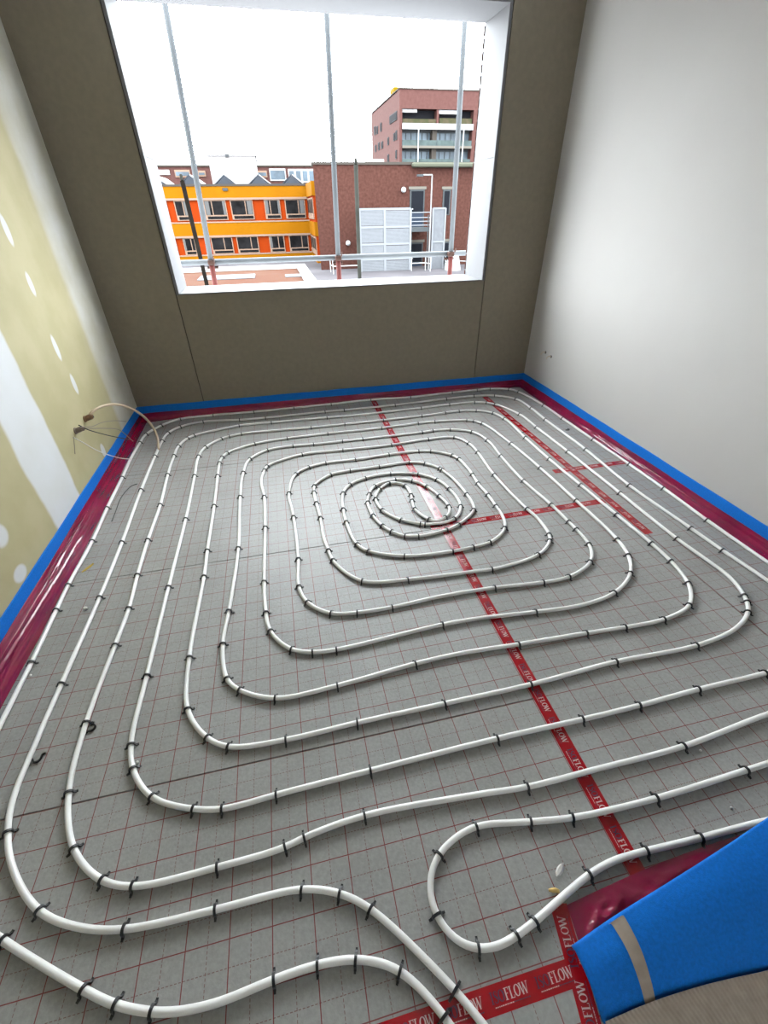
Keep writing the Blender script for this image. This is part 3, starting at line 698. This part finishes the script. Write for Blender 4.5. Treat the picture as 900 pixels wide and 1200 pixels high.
# returning wing on the right
wg = rect(YO, 363, 216, 372, 300)
bobj('wing_wall', (xr, xr+4, YO-6.8, YO+2, GZ, zr-.1), M['orange'], ob_)
for v0, v1 in ((216.5, 232), (260.5, 275.5), (298.5, 312)):
    bobj('yellow_band', (xr-.12, xr+4, YO-6.85, YO, zz(v1), zz(v0)), M['yband'], ob_)
for v0, v1 in ((234, 257.5), (277, 297)):
    for k in range(3):
        y0 = YO-6.3+k*2.05; w_ = bobj('window', (xr-.1, xr+.02, y0, y0+1.6, zz(v1), zz(v0)), M['oframe'], ob_)
        bobj('pane', (xr-.12, xr-.095, y0+.12, y0+1.48, zz(v1)+.5, zz(v0)-.12), M['oglass'], w_)
vp = on_y(264, 222, YO); bobj('vent', (vp.x-.25, vp.x+.25, YO-.3, YO-.17, vp.z-.12, vp.z+.12), M['steel'], ob_)
# ridge skylights
sp = on_y(304, 212, YO).x-on_y(263, 212, YO).x
for k in range(-3, 3):
    cx_ = on_y(263, 212, YO).x+k*sp; hw = sp*.34; ht = .82; ys_, ye = YO+1.6, YO+9
    ra_ = empty('skylight', (0, 0, 0)); ra_.parent = ob_; ra_.location = (cx_+5, 1.6, zr-GZ)
    bm = bmesh.new(); a = [bm.verts.new(p) for p in ((cx_-hw, ys_, zr-.1), (cx_+hw, ys_, zr-.1), (cx_, ys_, zr+ht))]; b_ = [bm.verts.new(p) for p in ((cx_-hw, ye, zr-.1), (cx_+hw, ye, zr-.1), (cx_, ye, zr+ht))]
    bm.faces.new(a); bm.faces.new(b_[::-1]); bm.faces.new((a[0], a[2], b_[2], b_[0])); bm.faces.new((a[2], a[1], b_[1], b_[2]))
    bmesh.ops.recalc_face_normals(bm, faces=bm.faces); obj('gable', bm, M['sky_grey'], ra_)
    for s in (1, -1):
        bm = bmesh.new(); n_ = Vector((ht*s, 0, hw)).normalized()*.1
        r0 = [Vector((cx_, ys_+.05, zr+ht)), Vector((cx_+s*hw*1.15, ys_+.05, zr-.15)), Vector((cx_+s*hw*1.15, ye, zr-.15)), Vector((cx_, ye, zr+ht))]
        lo = [bm.verts.new(p+n_*.1) for p in r0]; hi = [bm.verts.new(p+n_) for p in r0]
        bm.faces.new(lo[::-1]); bm.faces.new(hi)
        for q in range(4): bm.faces.new((lo[q], lo[(q+1) % 4], hi[(q+1) % 4], hi[q]))
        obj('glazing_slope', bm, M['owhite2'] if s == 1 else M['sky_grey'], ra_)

# row behind, white block behind
YW = 76
x0, x1, z0, z1 = rect(YW, 246, 180, 301, 213)
wb_ = tag(empty('white_block', ((x0+x1)/2, YW, GZ)), 'plain white plant block rising behind the orange building', 'building')
bobj('wall', (x0, x1, YW, YW+8, GZ, z1-.25), M['owhite2'], wb_); bobj('roof_rim', (x0-.15, x1+.15, YW-.15, YW+8.1, z1-.25, z1), M['owhite'], wb_)
p = on_y(266, 182.5, YW); bobj('lamp', (p.x-.2, p.x+.2, YW-.3, YW-.02, p.z-.15, p.z+.15), M['steel'], wb_)
YRW = 88
row = tag(empty('brick_row', (0, YRW, GZ)), 'rose brick terrace with white framed windows behind orange building', 'building')
x0 = on_y(150, 205, YRW).x; x1 = on_y(376, 205, YRW).x; zt_ = on_y(300, 194, YRW).z
bobj('wall', (x0, x1, YRW, YRW+9, GZ, zt_), M['brick2'], row); bobj('coping', (x0, x1, YRW-.2, YRW+.3, zt_-.15, zt_+.1), M['coping'], row)
for u0, u1, v0, v1, mm in ((184, 199, 199, 205, 'owhite2'), (205, 223, 199, 208, 'oframe'), (232, 241, 200, 207, 'owin'), (301, 313, 200, 208, 'owin'), (316, 335, 197.5, 212, 'owhite2'), (338, 369, 198, 214, 'owhite2')):
    a, b, c, d = rect(YRW, u0, v0, u1, v1); w_ = bobj('window', (a, b, YRW-.15, YRW+.02, c, d), M[mm if mm != 'owin' else 'oframe'], row)
    nn_ = 1 if u1-u0 < 20 else 4
    for k in range(nn_):
        if mm == 'owhite2' and u0 < 200: continue
        s = (b-a)/nn_; bobj('pane', (a+s*k+.15, a+s*(k+1)-.15, YRW-.2, YRW-.14, c+.2, d-.25), M['owin'], w_)

# brick building
YK = 45
bb = tag(empty('brick_building', (6, YK, GZ)), 'red brick building with grey metal screens and doors', 'building')
kx0 = on_y(372, 260, YK).x; kx1 = on_y(640, 260, YK).x; kz1 = on_y(440, 192, YK).z
doors = [(480, 222, 497, 268, 0), (518.5, 222, 527.5, 252, 1), (480, 284, 495, 322, 0), (518.5, 283, 526, 310, 1)]
bm = bmesh.new(); box(bm, kx0, kx1, YK, YK+5.2, GZ, kz1)
for v in bm.verts:      # the end wall runs back at a slant
    if v.co.y > YK+1 and v.co.x < kx0+1: v.co.x += kx0*5.2/YK+.35
obj('wall', bm, M['brick'], bb)
bobj('coping', (kx0-.1, kx1, YK-.12, YK+.4, kz1-.06, kz1+.12), M['coping'], bb)
a, b, c, d = rect(YK, 482, 191, 560, 196.5); bobj('gutter', (a, b, YK-.6, YK-.01, c, d), M['gutter'], bb, bevel=.08)
for u0, v0, u1, v1, k in doors:
    a, b, c, d = rect(YK, u0, v0, u1, v1)
    dr = bobj('door' if k == 0 else 'window', (a, b, YK-.06, YK+.02, c, d), M['steel'], bb)
    bobj('pane', (a+.14, b-.12, YK-.09, YK-.05, c+(d-c)*(.42 if k == 0 else .04), d-.12), M['odoor'], dr)
    if k == 0:
        bobj('lower_panel', (a+.14, b-.12, YK-.09, YK-.05, c+.05, c+(d-c)*.4), M['obluedoor'], dr)
        bobj('handle', (a+.2, a+.28, YK-.14, YK-.08, c+(d-c)*.5, c+(d-c)*.53), M['owhite2'], dr)
    bobj('lintel', (a-.12, b+.12, YK-.1, YK+.02, d, d+.2), M['olintel'], bb)
for u, v in ((473, 222.5), (408, 285)):
    p = on_y(u, v, YK-.35); bm = bmesh.new(); bmesh.ops.create_uvsphere(bm, u_segments=14, v_segments=10, radius=.21, matrix=Matrix.Translation(p)); lm = obj('globe_lamp', bm, M['owhite2'], bb, smooth=True)
    bobj('bracket', (p.x-.05, p.x+.05, YK-.18, YK, p.z-.05, p.z+.05), M['steel'], lm)
# lamp post
lp = tag(empty('lamp_post', tuple(on_y(504, 330, YK-3.1))), 'thin white lamp post with arm in front of the brick wall', 'lamp post')
p0 = on_y(504.5, 255, YK-3.1); zt_ = on_y(504.5, 205, YK-3.1).z; xa = on_y(494, 205, YK-3.1).x
lp.location = (p0.x, YK-3.1, GZ)
bm = bmesh.new(); tube(bm, [(p0.x, YK-3.1, GZ), (p0.x, YK-3.1, zt_)], .055, 8); obj('post', bm, M['owhite'], lp)
bm = bmesh.new(); tube(bm, [(p0.x, YK-3.1, zt_), (xa, YK-3.1, zt_)], .05, 8); obj('arm', bm, M['owhite'], lp)
bobj('lantern', (xa-.35, xa+.12, YK-3.25, YK-2.95, zt_-.1, zt_+.04), M['steel'], lp)
# perforated stair screens
YS = YK-2.6
sc = tag(empty('stair_screen', (on_y(450, 300, YS).x, YS, GZ)), 'large grey perforated metal screen of framed panels before brick wall', 'screen')
us = [422.5, 451, 480.5]; vs = [245, 266, 286, 303.5, 325.5]
for i in range(2):
    for j in range(4):
        a, b, c, d = rect(YS, us[i], vs[j], us[i+1], vs[j+1])
        a = on_y(us[i], 285, YS).x; b = on_y(us[i+1], 285, YS).x
        pn = bobj('mesh_panel', (a+.08, b-.08, YS-.02, YS+.02, c+.08, d-.08), M['screen'], sc)
        bm = bmesh.new(); n_ = 14
        for q in range(1, n_): box(bm, a+.08, b-.08, YS-.035, YS-.02, c+.08+(d-c-.16)*q/n_-.018, c+.08+(d-c-.16)*q/n_+.018)
        obj('mesh_bars', bm, M['screenf'], pn)
for u in us:
    x = on_y(u, 285, YS).x; bobj('upright', (x-.09, x+.09, YS-.08, YS+.08, GZ, on_y(451, 245, YS).z), M['screenf'], sc)
for v in vs[:-1]:
    zv = on_y(451, v, YS).z; bobj('crossbar', (on_y(us[0], 285, YS).x, on_y(us[2], 285, YS).x, YS-.07, YS+.07, zv-.08, zv+.08), M['screenf'], sc)
s2 = tag(empty('stair_screen', (on_y(513, 300, YS).x, YS, GZ)), 'narrow grey perforated metal screen beside the landing', 'screen')
xa, xb = on_y(506, 285, YS).x, on_y(520, 285, YS).x; zs = [on_y(513, v, YS).z for v in (244, 283, 323)]
for j in range(2):
    bobj('mesh_panel', (xa+.06, xb-.06, YS-.02, YS+.02, zs[j+1]+.06, zs[j]-.06), M['screen'], s2)
    bobj('crossbar', (xa, xb, YS-.07, YS+.07, zs[j]-.08, zs[j]+.05), M['screenf'], s2)
for x in (xa, xb): bobj('upright', (x-.06, x+.06, YS-.08, YS+.08, GZ, zs[0]), M['screenf'], s2)
# landing with railing between the screens
ld = tag(empty('stair_landing', (on_y(492, 320, YS).x, YS+1, GZ)), 'steel stair landing with bar railing at the upper door', 'landing')
a, b, c, d = rect(YS, 482, 267, 504.2, 271.5); bobj('deck', (a, b, YS-.05, YK-.1, c, d), M['steel'], ld)
for v in (249, 255, 259.5, 264):
    zv = on_y(492, v, YS).z; bm = bmesh.new(); tube(bm, [(a, YS, zv), (b, YS, zv)], .035, 6); obj('rail', bm, M['screenf'], ld)
for u in (500.5, 503.5):
    x = on_y(u, 295, YS).x; bm = bmesh.new(); tube(bm, [(x, YS, GZ), (x, YS, d+.9)], .05, 8); obj('post', bm, M['steel'], ld)
# ground level railings
def railing(pts, label, hgt=1.05):
    r = tag(empty('railing', tuple(pts[0])), label, 'railing'); P = [Vector(p) for p in pts]
    for k, fz in enumerate((1, .55)):
        bm = bmesh.new(); tube(bm, [q+Vector((0, 0, hgt*fz)) for q in P], .04, 6); obj('rail', bm, M['owhite2'], r)
    for q in P:
        bm = bmesh.new(); tube(bm, [q, q+Vector((0, 0, hgt))], .04, 6); obj('post', bm, M['owhite2'], r)
def gp(u, Y): q = on_y(u, 322, Y); return Vector((q.x, Y, GZ))
railing([gp(388, YK-2), gp(391, YK-3.5), gp(420, YK-3.5)], 'white tube railing at the foot of the brick wall by big screen')
railing([gp(482, YK-3.6), gp(498, YK-3.6), gp(504, YK-4.4)], 'white tube railing in front of the lower door')
railing([gp(521, YK-3), gp(535, YK-3), gp(547, YK-3.6)], 'white tube railing beyond the narrow screen')
q = gp(530, YK-4); bm = bmesh.new()
tube(bm, [q, q+Vector((0, 0, .5)), q+Vector((.05, 0, 1.0)), q+Vector((.02, 0, 1.25))], .5, 9, radii=[.72, .62, .45, .2]); tag(obj('tarpaulin', bm, M['owhite2']), 'white tarpaulin bundle on the ground beside a scaffold pole foot', 'tarpaulin')

# tower
YT = 90
tw = tag(empty('apartment_tower', (14, YT, GZ)), 'rose brick apartment tower with glazed balconies', 'building')
tx0 = on_y(468, 150, YT).x; tx1 = on_y(562, 150, YT).x; tz1 = on_y(468, 104, YT).z; depth = 22.5
def tz(v): return on_y(512, v, YT).z
def tx(u): return on_y(u, 150, YT).x
zp = tz(128)
bobj('core', (tx0, tx1+6, YT+1.6, YT+depth, GZ, tz1-.1), M['brick2'], tw)
bobj('parapet_wall', (tx0, tx1+6, YT, YT+1.6, zp, tz1), M['brick2'], tw)
bobj('pier', (tx0, tx(471.3), YT, YT+1.6, GZ, zp), M['brick2'], tw); bobj('pier', (tx(554), tx1+6, YT, YT+1.6, GZ, zp), M['brick2'], tw)
bobj('coping', (tx0-.1, tx1+6.1, YT-.12, YT+depth+.1, tz1, tz1+.15), M['coping'], tw)
for v0, v1, mm in ((145, 152, 'owhite2'), (171, 174, 'olintel'), (193, 196, 'olintel')):
    bobj('slab', (tx(471.3), tx(554), YT-.25, YT+1.6, tz(v1), tz(v0)), M[mm], tw)
bobj('recess_back', (tx(471.3), tx(554), YT+1.45, YT+1.62, tz(145), tz(128)), M['odark'], tw)
bobj('planter', (tx(472), tx(511), YT+.2, YT+.7, tz(145), tz(139.5)), M['plants'], tw); bobj('planter', (tx(515), tx(553), YT+.2, YT+.7, tz(145), tz(138)), M['plants'], tw)
bobj('awning', (tx(471.5), tx(489), YT+.3, YT+1.4, tz(132), tz(128.2)), M['owhite2'], tw); bobj('awning', (tx(514), tx(536), YT+.3, YT+1.4, tz(133), tz(128.2)), M['owhite2'], tw)
bobj('pier', (tx(511.5), tx(514), YT+.1, YT+1.5, tz(145), tz(128)), M['brick2'], tw)
for v0, v1 in ((152, 171), (174, 193)):
    ug = [471.3, 478, 484.5, 491, 497.5, 504, 507.5, 513, 519, 525.5, 532, 538.5, 545, 554]
    for a_, b_ in zip(ug[:-1], ug[1:]):
        if (a_, b_) == (507.5, 513): bobj('pier', (tx(a_), tx(b_), YT+.3, YT+1.6, tz(v1), tz(v0)), M['coping'], tw); continue
        w_ = bobj('window', (tx(a_), tx(b_), YT+1.4, YT+1.6, tz(v1), tz(v0)), M['steel'], tw)
        bobj('pane', (tx(a_)+.08, tx(b_)-.08, YT+1.36, YT+1.41, tz(v1)+.1, tz(v0)-.3), M['owin'], w_)
    for a_, b_ in ((471.6, 490), (490.6, 512), (512.6, 532), (532.6, 553.6)):
        bobj('balustrade', (tx(a_), tx(b_), YT-.1, YT-.04, tz(v1), tz(v1-6.5)), M['balus'], tw)
for u in (490, 543):
    bm = bmesh.new(); tube(bm, [(tx(u), YT-.3, tz(196)), (tx(u), YT-.3, tz(152))], .1, 6); obj('downpipe', bm, M['owhite2'], tw)
def side(u, v):   # point on the tower's side face
    q = on_x(u, v, tx0); return q.y, q.z
for u0, v0, u1, v1 in ((457, 133, 465.5, 143), (446, 144, 447.5, 154), (439, 148, 440.3, 158), (441.5, 148, 443, 157), (440, 170, 441.3, 178), (443.5, 167, 445, 176), (447, 166, 449, 174), (454.5, 161, 456, 170), (461.5, 156, 463, 165), (464, 153, 465.5, 164), (464, 176, 465.2, 186), (454.5, 181, 456, 190)):
    ya_, _ = side(u1, (v0+v1)/2); yb2, _ = side(u0, (v0+v1)/2); um = (u0+u1)/2
    _, za = side(um, v1); _, zb2 = side(um, v0)
    w_ = bobj('window', (tx0-.12, tx0+.02, ya_, yb2, za, zb2), M['steel'], tw)
    bobj('pane', (tx0-.15, tx0-.11, ya_+.1, yb2-.1, za+.1, zb2-.1), M['odark'], w_)
yy = on_x(458, 113.6, tx0).y; bobj('roof_box', (tx0+.2, tx0+1.6, yy-1.2, yy+1.2, tz1, tz1+1.0), M['ybox'], tw)
bobj('roof_annex', (on_y(434, 188, 60).x, on_y(450, 188, 60).x, 60, 63, kz1-.5, on_y(440, 186.5, 60).z), M['owhite2'], bb)
